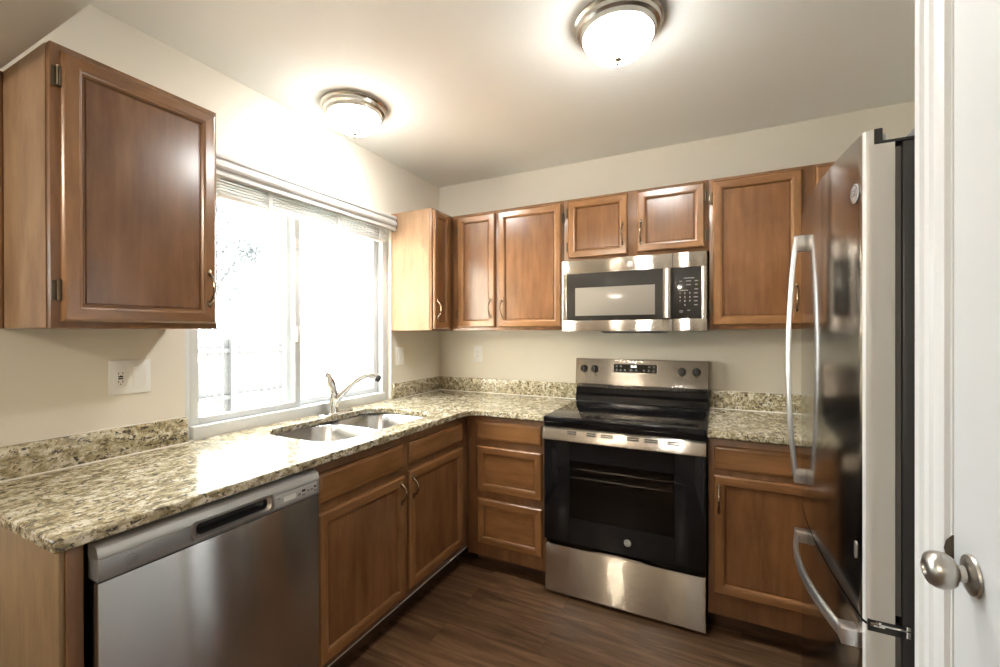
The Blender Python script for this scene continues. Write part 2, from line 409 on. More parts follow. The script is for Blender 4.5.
# blind with its valance
bl = thing('window_blind', 'raised white slatted blind with moulded valance across the top of the window', 'blind', (0.03, -1.13, 2.0))
mb = MB()
vp = [(0.001, 2.088), (0.060, 2.088), (0.064, 2.082), (0.064, 2.070), (0.058, 2.064), (0.058, 2.058), (0.066, 2.050), (0.070, 2.036), (0.066, 2.026), (0.056, 2.020), (0.056, 2.014), (0.062, 2.006), (0.062, 1.998), (0.052, 1.994), (0.046, 1.994), (0.046, 2.080), (0.001, 2.080)]
mb.prism(vp, 'y', -1.700, -0.572); obj('valance', mb, M['blind'], bl, smooth=25)
mb = MB(); mb.box(0.004, 0.044, -1.66, -0.60, 2.020, 2.075, 0.003); obj('headrail', mb, M['blind'], bl)
mb = MB()
for k in range(6):
    z = 1.936 + k*0.0125; e = 0.0
    mb.prism([(0.003+e, z), (0.016+e, z+0.005), (0.028+e, z+0.005), (0.041+e, z), (0.041+e, z+0.0030), (0.028+e, z+0.0115), (0.016+e, z+0.0115), (0.003+e, z+0.0030)], 'y', -1.655, -0.632)
obj('slats', mb, M['blind'], bl, smooth=20)
mb = MB(); mb.box(0.003, 0.042, -1.655, -0.632, 1.916, 1.934, 0.004); obj('bottom_rail', mb, M['blind'], bl)
for y in (-1.43, -1.02, -0.70):
    mb = MB(); mb.box(0.0425, 0.0445, y-0.010, y+0.010, 1.914, 2.02); mb.box(0.001, 0.0025, y-0.010, y+0.010, 1.914, 2.02); mb.box(0.001, 0.0445, y-0.010, y+0.010, 1.9125, 1.9145)
    obj('ladder_tape', mb, M['blind'], bl)
mb = MB(); mb.tube([(0.022, -0.590, 2.03), (0.022, -0.589, 1.5), (0.022, -0.590, 0.975)], 0.0018, 6); cd = obj('lift_cord', mb, M['white_plastic'], bl)
mb = MB(); mb.lathe([(0.003, 0.055), (0.006, 0.045), (0.009, 0.008), (0.007, 0.0)], (0.022, -0.590, 0.932), n=14); obj('tassel', mb, M['white_plastic'], cd)

# interior door, its casing and hardware
mb = MB()
CY0 = -1.686
cs = [(XW-0.0005, CY0), (XW-0.020, CY0), (XW-0.022, CY0-0.008), (XW-0.022, CY0-0.026), (XW-0.017, CY0-0.032), (XW-0.017, CY0-0.050), (XW-0.013, CY0-0.056), (XW-0.013, CY0-0.074), (XW-0.009, CY0-0.083), (XW-0.0005, CY0-0.086)]
mb.prism(cs, 'z', 0.0, 2.13)
mb.prism([(x, -4.302-y) for x, y in cs], 'z', 0.0, 2.13)
mb.prism([(x, 2.13-(CY0-y)) for x, y in cs], 'y', -2.54, CY0-0.09)
struct('trim_2', mb, M['trim'], smooth=25)
mb = MB(); mb.box(XW-0.002, XW+0.115, -1.776, -1.7535, 0, 2.045, 0.002); mb.box(XW+0.045, XW+0.06, -1.788, -1.776, 0, 2.045); struct('trim_3', mb, M['trim'])
dr = sgroup('door_1', (XW, -1.779, 0))
mb = MB(); mb.box(XW-0.001, XW+0.036, -2.515, -1.7785, 0.012, 2.04, 0.002); obj('door_slab', mb, M['doorpaint'], dr)
KC = Vector((XW-0.001, -1.838, 0.976))
mb = MB(); mb.lathe([(0.030, 0.0), (0.0305, 0.002), (0.029, 0.0045), (0.023, 0.0065), (0.014, 0.0085)], KC, (-1, 0, 0), 40); kr = obj('knob_rose', mb, M['nickel_satin'], dr)
mb = MB(); mb.lathe([(0.0125, 0.010), (0.012, 0.017), (0.0130, 0.0185), (0.0150, 0.0200), (0.0215, 0.0225), (0.0262, 0.029), (0.0275, 0.037), (0.0265, 0.045), (0.0225, 0.0515), (0.014, 0.0555), (0.0105, 0.0555), (0.0095, 0.053)], KC, (-1, 0, 0), 40); obj('door_knob', mb, M['nickel_satin'], kr)
mb = MB(); mb.box(XW-0.003, XW+0.03, -1.7782, -1.7765, 0.955, 1.012, 0.0005)
mb.prism([(XW-0.002, 0.965), (XW-0.009, 0.975), (XW-0.012, 0.989), (XW-0.009, 1.002), (XW-0.002, 1.011)], 'y', -1.7775, -1.7755); obj('latch_plate', mb, M['bronze'], dr)  # nickel plate; dark bronze colour stands in for its dark reflections

# ------------------------------------------------------------------ cabinet builders
class Frame:
    """local (u along the run, v up, w outward) to the room"""
    def __init__(self, run, plane): self.run, self.plane = run, plane
    def P(self, u, v, w_): return (u, self.plane - w_, v) if self.run == 'back' else (self.plane + w_, u, v)
    def box(self, mb, u0, u1, v0, v1, w0, w1, bev=0.0):
        p, q = self.P(u0, v0, w0), self.P(u1, v1, w1)
        return mb.box(min(p[0], q[0]), max(p[0], q[0]), min(p[1], q[1]), max(p[1], q[1]), v0, v1, bev)

def rect(F, u0, u1, v0, v1, i, w_):
    return [F.P(u0+i, v0+i, w_), F.P(u1-i, v0+i, w_), F.P(u1-i, v1-i, w_), F.P(u0+i, v1-i, w_)]

def pull(F, u, v, parent, L=0.098, sway=0.0):
    mb = MB(); n = 12; pts = []; rad = []
    for i in range(n+1):
        s = i/n; pts.append(F.P(u + sway*math.sin(math.pi*s), v - L/2 + L*s, 0.003 + 0.027*math.sin(math.pi*s)**0.75)); rad.append(0.0036 + 0.0022*abs(2*s-1)**3 + 0.0012*math.sin(math.pi*s)**6)
    mb.tube(pts, rad, 10)
    for e in (-1, 1):
        z = v + e*L/2
        mb.loops([[F.P(u + 0.0065*math.cos(2*math.pi*k/12)*sc, z + e*0.004 + 0.013*math.sin(2*math.pi*k/12)*sc, hh) for k in range(12)] for sc, hh in ((1, -0.001), (1, 0.003), (0.6, 0.006))])
    return obj('handle', mb, M['pull'], parent)

def hinge(F, u, v, side, parent):
    mb = MB(); F.box(mb, u-0.007+side*0.006, u+0.007+side*0.006, v-0.026, v+0.026, -0.018, -0.0155, 0.0008)
    c0, c1 = F.P(u, v-0.024, -0.0085), F.P(u, v+0.024, -0.0085)
    mb.tube([c0, c1], 0.0048, 10)
    for e in (-1, 1): mb.lathe([(0.0045, 0), (0.0052, 0.003), (0.002, 0.006)], F.P(u, v+e*0.024, -0.0085), (0, 0, e), 10)
    h = obj('hinge', mb, M['bronze'], parent)
    return h

FRW = 0.046
def door(F, u0, u1, v0, v1, parent, pull_at=None, hinge_side=None, hinge_v=None, name='door'):
    T = 0.019; mb = MB()
    L = [(0, 0.001), (0, 0.012), (0.003, 0.0165), (0.007, T), (FRW-0.012, T), (FRW-0.009, 0.0172), (FRW-0.005, 0.0165), (FRW-0.001, 0.0105), (FRW, 0.008), (FRW, 0.001)]
    mb.loops([rect(F, u0, u1, v0, v1, i, w_) for i, w_ in L], closed=True, mats=[1, 0, 1, 0])
    d = obj(name, mb, [M['wood_v'], M['wood_h']], parent, smooth=28)
    mb = MB(); P_ = [(FRW+0.0003, 0.001), (FRW+0.0003, 0.0058), (FRW+0.003, 0.0058), (FRW+0.006, 0.0085)]
    mb.loops([rect(F, u0, u1, v0, v1, i, w_) for i, w_ in P_])
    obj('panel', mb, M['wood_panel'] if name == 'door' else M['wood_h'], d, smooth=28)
    G = Frame(F.run, F.plane + (-T if F.run == 'back' else T))
    if pull_at: pull(G, pull_at[0], pull_at[1], d, L=pull_at[3] if len(pull_at) > 3 else 0.098)
    if hinge_side is not None:
        u = u0-0.0045 if hinge_side < 0 else u1+0.0045
        for v in (hinge_v or (v0+0.085, v1-0.085)): hinge(G, u, v, hinge_side, d)
    return d

def slab(F, u0, u1, v0, v1, parent, name='drawer_front'):
    mb = MB(); L = [(0, 0.001), (0, 0.010), (0.004, 0.0145), (0.010, 0.0165), (0.013, 0.019)]
    mb.loops([rect(F, u0, u1, v0, v1, i, w_) for i, w_ in L])
    return obj(name, mb, M['wood_h'], parent, smooth=28)

def body(F, parent, u0, u1, v0, v1, depth, name='carcass', mat=None):
    mb = MB(); F.box(mb, u0, u1, v0, v1, -depth, 0.0, 0.0015); return obj(name, mb, mat or M['wood_body'], parent)

UZ0, UZ1, UD = 1.361, 2.118, 0.317
FB = Frame('back', -UD); FL = Frame('left', UD)
# big cabinet left of the window
c = thing('wall_cabinet', 'single-door brown maple wall cabinet left of the window, above the double switch plate', 'cabinet', (0.0, -2.04, UZ0), 'wall cabinets')
body(FL, c, -2.2545, -1.831, UZ0, UZ1, UD-0.001)
mb = MB(); mb.box(0.001, UD-0.020, -2.2575, -2.2548, UZ0+0.002, UZ1-0.002); obj('side_panel', mb, M['veneer'], c, label='tan side panel')
mb = MB(); mb.box(0.0005, 0.012, -2.267, -2.2578, UZ0, UZ1-0.002, 0.002); obj('scribe_strip', mb, M['wood_body'], c)
door(FL, -2.236, -1.842, 1.379, 2.099, c, (-1.866, 1.499), -1, (1.462, 2.028))
# small cabinet between window and corner
c = thing('wall_cabinet', 'narrow maple wall cabinet right of the window with pale side panel facing the sink', 'cabinet', (0.0, -0.28, UZ0), 'wall cabinets')
body(FL, c, -0.5475, -0.002, UZ0, UZ1, UD-0.001)
mb = MB(); mb.box(0.001, UD-0.019, -0.5500, -0.5478, UZ0+0.002, UZ1-0.002); obj('side_panel', mb, M['veneer'], c, label='pale tan side panel')
door(FL, -0.538, -0.368, 1.372, 2.108, c, (-0.515, 1.492), 1, (1.46, 2.02))
# corner double-door cabinet on the back wall
c = thing('wall_cabinet', 'two-door maple wall cabinet on the back wall between corner and microwave, above the counter', 'cabinet', (0.7, 0, UZ0), 'wall cabinets')
body(FB, c, UD+0.001, 1.0905, UZ0, UZ1, UD-0.001)
door(FB, 0.369, 0.643, 1.380, 2.100, c, (0.617, 1.498), -1)
door(FB, 0.670, 1.079, 1.380, 2.100, c, (0.697, 1.496), 1)
# over the microwave
c = thing('wall_cabinet', 'short two-door maple wall cabinet directly above the microwave', 'cabinet', (1.47, 0, 1.757), 'wall cabinets')
body(FB, c, 1.0915, 1.8555, 1.757, UZ1, UD-0.001)
door(FB, 1.121, 1.457, 1.773, 2.104, c, (1.430, 1.886), -1, (1.84, 2.035))
door(FB, 1.508, 1.836, 1.778, 2.104, c, (1.526, 1.882), 1, (1.84, 2.035))
# right of the microwave
c = thing('wall_cabinet', 'tall maple wall cabinet right of the microwave, partly hidden by the refrigerator', 'cabinet', (2.29, 0, UZ0), 'wall cabinets')
body(FB, c, 1.8565, 2.72, UZ0, UZ1, UD-0.001)
door(FB, 1.872, 2.246, 1.381, 2.102, c, (2.222, 1.505), -1)
door(FB, 2.297, 2.668, 1.381, 2.102, c, (2.321, 1.505), 1)

# base cabinets
BX = 0.607
GL = Frame('left', BX); GB = Frame('back', -BX)
BT = 0.883
c = thing('end_panel', 'tan wood end panel under the counter beside the dishwasher', 'cabinet panel', (0.3, -2.33, 0))
mb = MB(); mb.box(0.002, BX-0.001, -2.334, -2.324, 0.0, BT, 0.001); obj('panel', mb, M['end_wood'], c)
mb = MB(); mb.box(BX-0.022, BX+0.004, -2.3235, -2.294, 0.0, BT, 0.0015); obj('stile', mb, M['wood_body'], c)

c = thing('sink_base_cabinet', 'two-door maple base cabinet under the sink with two false drawer fronts', 'cabinet', (0.3, -1.14, 0), 'base cabinets')
mb = MB()
mb.box(0.003, BX, -1.676, -0.6095, 0.115, 0.640, 0.001)
mb.box(BX-0.020, BX, -1.676, -0.6095, 0.640, BT, 0.001); mb.box(0.003, BX-0.02, -1.676, -1.660, 0.64, BT); obj('carcass', mb, M['wood_body'], c)
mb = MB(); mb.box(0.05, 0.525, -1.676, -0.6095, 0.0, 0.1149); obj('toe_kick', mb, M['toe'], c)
mb = MB(); mb.box(BX+0.0005, BX+0.004, -1.676, -0.617, 0.118, 0.1235, 0.001); obj('edge_strip', mb, M['strip'], c, label='pale strip along the bottom edge')
slab(GL, -1.662, -1.194, 0.733, 0.843, c, 'false_drawer_front'); slab(GL, -1.150, -0.684, 0.740, 0.838, c, 'false_drawer_front')
door(GL, -1.662, -1.186, 0.150, 0.698, c, (-1.214, 0.628, 0.0, 0.076), None)
door(GL, -1.154, -0.680, 0.160, 0.706, c, (-1.130, 0.630, 0.0, 0.076), None)

c = thing('drawer_base_cabinet', 'maple three-drawer base cabinet in the corner left of the range', 'cabinet', (0.85, -0.3, 0), 'base cabinets')
mb = MB(); mb.box(BX+0.0005, 1.0855, -BX, -0.003, 0.085, BT, 0.001); obj('carcass', mb, M['wood_body'], c)
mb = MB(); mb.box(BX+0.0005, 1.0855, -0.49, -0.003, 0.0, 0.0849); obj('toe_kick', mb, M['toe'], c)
slab(GB, 0.674, 1.063, 0.745, 0.852, c, 'drawer')
door(GB, 0.678, 1.068, 0.457, 0.709, c, name='drawer')
door(GB, 0.677, 1.066, 0.158, 0.414, c, name='drawer')

c = thing('base_cabinet', 'maple base cabinet right of the range with one drawer above a handled door', 'cabinet', (2.29, -0.3, 0), 'base cabinets')
mb = MB(); mb.box(1.8535, 2.72, -BX, -0.003, 0.095, BT, 0.001); obj('carcass', mb, M['wood_body'], c)
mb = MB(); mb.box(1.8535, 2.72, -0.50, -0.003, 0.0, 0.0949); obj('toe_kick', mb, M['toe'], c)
slab(GB, 1.878, 2.285, 0.742, 0.846, c, 'drawer'); slab(GB, 2.312, 2.70, 0.742, 0.846, c, 'drawer')
door(GB, 1.876, 2.285, 0.195, 0.717, c, (1.897, 0.615), None)
door(GB, 2.312, 2.70, 0.195, 0.717, c, (2.675, 0.615), None)

# ------------------------------------------------------------------ counters
def offset(poly, d):
    n = len(poly); out = []
    for i in range(n):
        p0, p1, p2 = Vector(poly[i-1]), Vector(poly[i]), Vector(poly[(i+1) % n])
        e1, e2 = (p1-p0).normalized(), (p2-p1).normalized()
        n1, n2 = Vector((-e1.y, e1.x)), Vector((-e2.y, e2.x))
        m_ = (n1+n2).normalized(); out.append(tuple(p1 + m_*(d/max(0.3, m_.dot(n1)))))
    return out

def arc(cx, cy, rr, a0, a1, n=8):
    return [(cx+rr*math.cos(math.radians(a0+(a1-a0)*i/n)), cy+rr*math.sin(math.radians(a0+(a1-a0)*i/n))) for i in range(n+1)]

def counter(poly, holes, z0, z1):
    """poly counter-clockwise, holes counter-clockwise; eased top edge"""
    mb = MB(); e = 0.005
    for lp, sg in [(poly, 1)] + [(h, -1) for h in holes]:
        ins = lambda d: offset(lp, sg*d)
        prof = [(z0, 0.004), (z0+0.004, 0.0), (z1-e, 0.0), (z1-e*0.3, e*0.3), (z1, e)]
        mb.loops([[(x, y, z) for x, y in ins(d)] for z, d in prof], False, False)
    t = bmesh.new(); ed = []
    for z, d in ((z1, e), (z0, 0.004)):
        ed = []
        for lp, sg in [(poly, 1)] + [(h, -1) for h in holes]:
            q = offset(lp, sg*d); vs = [t.verts.new((x, y, z)) for x, y in q]
            ed += [t.edges.new((vs[i], vs[(i+1) % len(vs)])) for i in range(len(vs))]
        bmesh.ops.triangle_fill(t, use_beauty=True, edges=ed)
    for f in t.faces:
        if (f.normal.z > 0) != (f.calc_center_median().z > (z0+z1)/2): f.normal_flip()
    mb._merge(t)
    bmesh.ops.remove_doubles(mb.bm, verts=list(mb.bm.verts), dist=1e-5)
    bmesh.ops.recalc_face_normals(mb.bm, faces=list(mb.bm.faces))
    return mb

CT0, CT1 = 0.884, 0.914
hole = arc(0.43, -1.435, 0.115, 0, -90, 8)[::-1] + arc(0.43, -0.915, 0.115, 90, 0, 8)[::-1]
hole = arc(0.425, -0.925, 0.115, 0, 90, 8) + arc(0.235, -0.955, 0.145, 90, 168, 8) + [(0.100, -1.05), (0.100, -1.27)] + arc(0.225, -1.400, 0.135, 188, 270, 8) + arc(0.425, -1.420, 0.115, 270, 360, 8)
L_poly = [(0.001, -0.001), (0.001, -2.355), (0.640, -2.355)] + arc(0.640, -2.347, 0.008, -90, 0, 3)[1:] + [(0.648, -0.715)] + arc(0.728, -0.728, 0.08, 180, 90, 6)[1:-1] + [(0.715, -0.648), (1.0865, -0.648), (1.0865, -0.001)]
mb = counter(L_poly, [hole], CT0, CT1)
o = tag(obj('countertop', mb, M['granite'], loc=(0.3, -1.2, CT0), smooth=14), 'L-shaped speckled beige granite countertop holding the sink', 'countertop', 'granite countertops')
mb = counter([(1.8525, -0.648), (2.72, -0.648), (2.72, -0.001), (1.8525, -0.001)], [], CT0, CT1)
tag(obj('countertop', mb, M['granite'], loc=(2.28, -0.32, CT0), smooth=14), 'short speckled granite countertop between range and refrigerator', 'countertop', 'granite countertops')

def splash(x0, x1, y0, y1, label, caulk):
    o = obj('backsplash', MB().box(x0, x1, y0, y1, CT1+0.0005, 1.015, 0.002), M['granite'], loc=((x0+x1)/2, (y0+y1)/2, CT1)); tag(o, label, 'backsplash', 'granite backsplashes')
    mb = MB(); mb.tube(caulk, 0.0030, 6); obj('caulk_line', mb, M['caulk'], o)
    top = [(p[0] - (0.0185 if abs(x1-x0) < 0.05 else 0), p[1] + (0.0185 if abs(x1-x0) > 0.05 else 0), 1.0155) for p in caulk]
    mb = MB(); mb.tube(top, 0.0024, 6); obj('caulk_line', mb, M['caulk'], o)
splash(0.001, 0.021, -2.355, -1.7705, 'granite backsplash strip on the left wall under the double switch plate', [(0.0225, -2.35, 0.9155), (0.0225, -1.772, 0.9155)])
splash(0.001, 0.021, -0.547, -0.0225, 'short granite backsplash strip on the left wall between window and corner', [(0.0225, -0.545, 0.9155), (0.0225, -0.024, 0.9155)])
splash(0.0015, 1.0865, -0.021, -0.001, 'granite backsplash strip on the back wall between corner and range', [(0.024, -0.0225, 0.9155), (1.085, -0.0225, 0.9155)])
splash(1.8525, 2.72, -0.021, -0.001, 'granite backsplash strip on the back wall right of the range', [(1.854, -0.0225, 0.9155), (2.719, -0.0225, 0.9155)])

# ------------------------------------------------------------------ sink and faucet
sk = thing('kitchen_sink', 'double-bowl stainless steel sink set under the granite counter', 'sink', (0.32, -1.17, CT0))
def bowl(y0, y1, x0, x1, depth, rr):
    def ring(d, z, r2):
        a0, a1, b0, b1 = x0+d, x1-d, y0+d, y1-d
        q = arc(a1-r2, b1-r2, r2, 0, 90, 6) + arc(a0+r2, b1-r2, r2, 90, 180, 6) + arc(a0+r2, b0+r2, r2, 180, 270, 6) + arc(a1-r2, b0+r2, r2, 270, 360, 6)
        return [(x, y, z) for x, y in q]
    zt = CT0-0.001
    prof = [(0.0, zt-0.003, rr), (0.003, zt-0.008, rr), (0.012, zt-depth+0.035, rr), (0.022, zt-depth+0.012, rr*0.9), (0.050, zt-depth, rr*0.8)]
    outer = [(-0.012, zt-0.003, rr+0.012), (-0.012, zt-0.006, rr+0.012), (0.004, zt-depth+0.03, rr), (0.045, zt-depth-0.004, rr*0.8)]
    mb = MB(); mb.loops([ring(d, z, q) for d, z, q in outer[::-1]] + [ring(d, z, q) for d, z, q in prof])
    o = obj('bowl', mb, M['sink'], sk, smooth=50)
    cx, cy = (x0+x1)/2 - 0.02, (y0+y1)/2
    mb = MB(); mb.lathe([(0.042, 0.0), (0.044, 0.003), (0.036, 0.004), (0.030, 0.001), (0.0, 0.001)], (cx, cy, zt-depth), n=28, cap0=False, cap1=False); obj('drain', mb, M['steel_plain'], o)
bowl(-1.545, -1.168, 0.085, 0.552, 0.19, 0.09)
bowl(-1.142, -0.800, 0.085, 0.552, 0.17, 0.09)
mb = MB(); mb.box(0.105, 0.535, -1.1605, -1.1495, 0.850, 0.8705, 0.003); obj('divider', mb, M['sink'], sk)

fc = thing('kitchen_faucet', 'chrome single-lever kitchen faucet with arched pull-out spout behind the sink', 'faucet', (0.062, -1.085, CT1))
mb = MB(); q = arc(0, 0.085, 0.026, 0, 180, 10) + arc(0, -0.085, 0.026, 180, 360, 10)
mb.loops([[(0.062+x*s_, -1.065+y*(s_ if s_ == 1 else 0.97), z) for x, y in q] for s_, z in ((1, CT1+0.0005), (1, CT1+0.005), (0.85, CT1+0.009))]); obj('deck_plate', mb, M['chrome'], fc)
mb = MB(); mb.lathe([(0.030, 0.006), (0.030, 0.012), (0.0265, 0.022), (0.0255, 0.05), (0.027, 0.085), (0.027, 0.105), (0.023, 0.124), (0.013, 0.133)], (0.062, -1.085, CT1)); obj('faucet_body', mb, M['chrome'], fc)
mb = MB(); Ps = []; Rs = []
for i in range(15):
    s_ = i/14; dx = 0.205*s_
    z = CT1 + 0.062 + 0.142*math.sin(min(1, s_*1.06)*math.pi*0.52) - 0.022*max(0, s_-0.80)/0.2*0.7
    Ps.append((0.066+dx*0.74, -1.083+dx*0.74, z)); Rs.append(0.0215 - 0.005*s_ - 0.002*math.sin(math.pi*s_) + (0.001 if s_ > .85 else 0))
mb.tube(Ps, Rs, 16); obj('spout', mb, M['chrome'], fc)
e = Vector(Ps[-1]); d_ = (Vector(Ps[-1])-Vector(Ps[-2])).normalized()
mb = MB(); mb.lathe([(0.0165, 0), (0.0175, 0.004), (0.0175, 0.022), (0.013, 0.026)], e, (d_.x, d_.y, d_.z-0.25), 20); obj('spray_head', mb, M['charcoal'], fc, label='dark spray nozzle')
mb = MB(); mb.tube([(0.062, -1.085, CT1+0.108), (0.060, -1.090, CT1+0.140), (0.056, -1.098, CT1+0.175), (0.050, -1.112, CT1+0.205), (0.046, -1.120, CT1+0.222)], [0.0270, 0.0275, 0.0255, 0.0205, 0.010], 14, 0.85); obj('lever', mb, M['chrome'], fc)

# ------------------------------------------------------------------ dishwasher
dw = thing('dishwasher', 'stainless steel dishwasher with pocket handle under the granite counter', 'dishwasher', (0.32, -1.985, 0))
DY0, DY1, DX = -2.283, -1.682, 0.648
mb = MB(); mb.box(0.05, 0.598, DY0+0.006, DY1-0.004, 0.10, 0.868); mb.box(0.05, 0.53, DY0+0.01, DY1-0.01, 0.0, 0.10); obj('tub', mb, M['black_matte'], dw)
mb = MB(); mb.box(0.600, DX, DY0, DY1, 0.115, 0.786, 0.004); obj('door', mb, M['steel_dw'], dw)
# control strip with the pocket cut through its face
HY0, HY1, HZ0, HZ1 = -2.076, -1.872, 0.806, 0.846
mb = MB()
mb.box(0.600, DX, DY0, HY0-0.012, 0.7885, 0.838, 0.0015); mb.box(0.600, DX, HY1+0.012, DY1, 0.7885, 0.838, 0.0015)
mb.box(0.600, DX, HY0-0.014, HY1+0.014, 0.7885, 0.800, 0.001)
mb.box(0.600, 0.612, HY0-0.014, HY1+0.014, 0.799, 0.84)
ctl = obj('control_strip', mb, M['grey_panel'], dw)
mb = MB(); mb.prism([(0.600, 0.8385), (DX, 0.8385), (DX+0.001, 0.846), (DX-0.006, 0.862), (DX-0.022, 0.8705), (0.600, 0.8705)], 'y', DY0, DY1); obj('top_strip', mb, M['grey_plastic'], dw)
mb = MB(); nn = 28
def pocket(w_, h_, rr):
    cy, cz = (HY0+HY1)/2, (HZ0+HZ1)/2-0.004
    q = arc(w_/2-rr, h_/2-rr, rr, 0, 90, 5) + arc(-w_/2+rr, h_/2-rr, rr, 90, 180, 5) + arc(-w_/2+rr, -h_/2+rr, rr, 180, 270, 5) + arc(w_/2-rr, -h_/2+rr, rr, 270, 360, 5)
    return [(cy+u, cz+v) for u, v in q]
L = [[(x, u, v) for u, v in pocket(w_, h_, rr)] for x, w_, h_, rr in ((DX-0.001, 0.238, 0.052, 0.017), (DX+0.0035, 0.236, 0.050, 0.017), (DX+0.0035, 0.222, 0.040, 0.014), (DX-0.004, 0.206, 0.033, 0.012), (DX-0.006, 0.204, 0.032, 0.012))]
mb.loops(L, False, False); hd = obj('handle', mb, M['silver'], dw)
mb = MB(); mb.loops([[(x, u, v) for u, v in pocket(w_, h_, rr)] for x, w_, h_, rr in ((DX-0.0045, 0.206, 0.033, 0.012), (DX-0.022, 0.200, 0.028, 0.012), (DX-0.033, 0.17, 0.018, 0.008))], False, True); obj('handle_pocket', mb, M['charcoal'], hd)
mb = MB(); mb.box(DX, DX+0.0012, -1.852, -1.692, 0.795, 0.834, 0.0004); cp = obj('control_panel', mb, M['grey_plastic'], dw)
mb = MB(); mb.box(DX+0.0012, DX+0.0018, -1.820, -1.776, 0.806, 0.822); obj('display', mb, M['white_plastic'], cp)
for y, z, ww, hh, mm in ((-1.762, 0.812, 0.010, 0.008, 'mark_dim'), (-1.746, 0.820, 0.014, 0.007, 'black_matte'), (-1.746, 0.806, 0.012, 0.005, 'mark_dim'), (-1.728, 0.814, 0.008, 0.006, 'mark_dim'), (-1.714, 0.814, 0.010, 0.006, 'mark_dim'), (-1.700, 0.820, 0.010, 0.006, 'black_matte'), (-1.700, 0.807, 0.010, 0.006, 'mark_dim'), (-1.838, 0.823, 0.010, 0.003, 'mark_dim')):
    mb = MB(); mb.box(DX+0.0012, DX+0.0018, y-ww/2, y+ww/2, z-hh/2, z+hh/2, 0.0003); obj('button', mb, M[mm], cp)
emblem(dw, (DX, -2.220, 0.815), (1, 0, 0), (0, 1, 0), 0.013, M['grey_panel'], M['mark_dim'])

# ------------------------------------------------------------------ range
rg = thing('range', 'freestanding stainless and black electric range between the base cabinets', 'range', (1.47, -0.33, 0))
RX0, RX1 = 1.0915, 1.848
mb = MB(); mb.box(RX0, RX1, -0.600, -0.02, 0.035, 0.885, 0.002)
for x in (RX0+0.04, RX1-0.04):
    for y in (-0.55, -0.08): mb.lathe([(0.018, 0.0), (0.018, 0.036)], (x, y, 0), n=12)
obj('chassis', mb, M['black'], rg)
mb = MB(); mb.box(RX0, RX1, -0.657, -0.09, 0.887, 0.918, 0.006, 3); mb.box(RX0+0.001, RX1-0.001, -0.650, -0.60, 0.868, 0.888); ct = obj('cooktop', mb, M['black_glass'], rg)
for (x, y, R_) in ((1.27, -0.47, 0.095), (1.67, -0.47, 0.115), (1.27, -0.21, 0.08), (1.67, -0.21, 0.08)):
    mb = MB(); mb.lathe([(R_-0.0015, 0.0), (R_-0.0015, 0.0003), (R_, 0.0003), (R_, 0.0)], (x, y, 0.918), n=48, cap0=False, cap1=False); obj('burner_ring', mb, M['burner'], ct)
# oven door
mb = MB()
WX0, WX1, WV0, WV1 = 1.230, 1.716, 0.420, 0.708
mb.box(RX0+0.003, WX0, -0.658, -0.602, 0.292, 0.800, 0.002); mb.box(WX1, RX1-0.003, -0.658, -0.602, 0.292, 0.800, 0.002)
mb.box(WX0, WX1, -0.658, -0.602, 0.292, WV0); mb.box(WX0, WX1, -0.658, -0.602, WV1, 0.800); mb.box(WX0, WX1, -0.610, -0.602, WV0, WV1)
od = obj('oven_door', mb, M['black_glass'], rg)
mb = MB(); mb.box(WX0+0.0005, WX1-0.0005, -0.6575, -0.6535, WV0+0.0005, WV1-0.0005); obj('oven_window', mb, M['oven_glass'], od, smooth=0)
for z in (0.662, 0.618):
    mb = MB(); mb.tube([(WX0+0.006, -0.640, z), (WX1-0.006, -0.640, z)], 0.0035, 8)
    for k in range(9): 
        x = WX0+0.02+k*(WX1-WX0-0.04)/8; mb.tube([(x, -0.640, z), (x, -0.613, z)], 0.002, 6)
    obj('oven_rack', mb, M['steel_plain'], od)
mb = MB(); mb.prism([(-0.604, 0.866), (-0.655, 0.866), (-0.668, 0.858), (-0.678, 0.822), (-0.676, 0.806), (-0.664, 0.7985), (-0.604, 0.8015)], 'x', RX0+0.001, RX1-0.001); hb = obj('handle_band', mb, M['steel'], od, smooth=40)
sl = Vector((0, -0.010, -0.036)).normalized(); nm = Vector((0, -0.036, 0.010)).normalized()
for x0, x1 in ((1.222, 1.268), (1.320, 1.366), (1.390, 1.448), (1.512, 1.566), (1.590, 1.650), (1.690, 1.742)):
    for k in (0.006, 0.016):
        p = Vector((0, -0.668, 0.858)) + sl*k
        A = p + nm*0.0003; mb = MB()
        pr = [A - sl*0.0031 - nm*0.003, A - sl*0.0031 + nm*0.0004, A + sl*0.0031 + nm*0.0004, A + sl*0.0031 - nm*0.003]
        mb.prism([(v.y, v.z) for v in pr], 'x', x0, x1); obj('vent_slot', mb, M['black_matte'], hb)
emblem(od, (1.512, -0.658, 0.352), (0, -1, 0), (1, 0, 0), 0.0165, M['mark_dim'], M['mark'])
mb = MB(); mb.box(RX0+0.003, RX1-0.003, -0.645, -0.602, 0.018, 0.262, 0.004); sd = obj('storage_drawer', mb, M['steel'], rg)
mb = MB(); mb.prism([(-0.03+u, v) for u, v in [(1.36, 0.2635), (1.40, 0.270), (1.50, 0.2725), (1.60, 0.270), (1.64, 0.2635)]], 'y', -0.646, -0.62); obj('drawer_lip', mb, M['steel_plain'], sd)
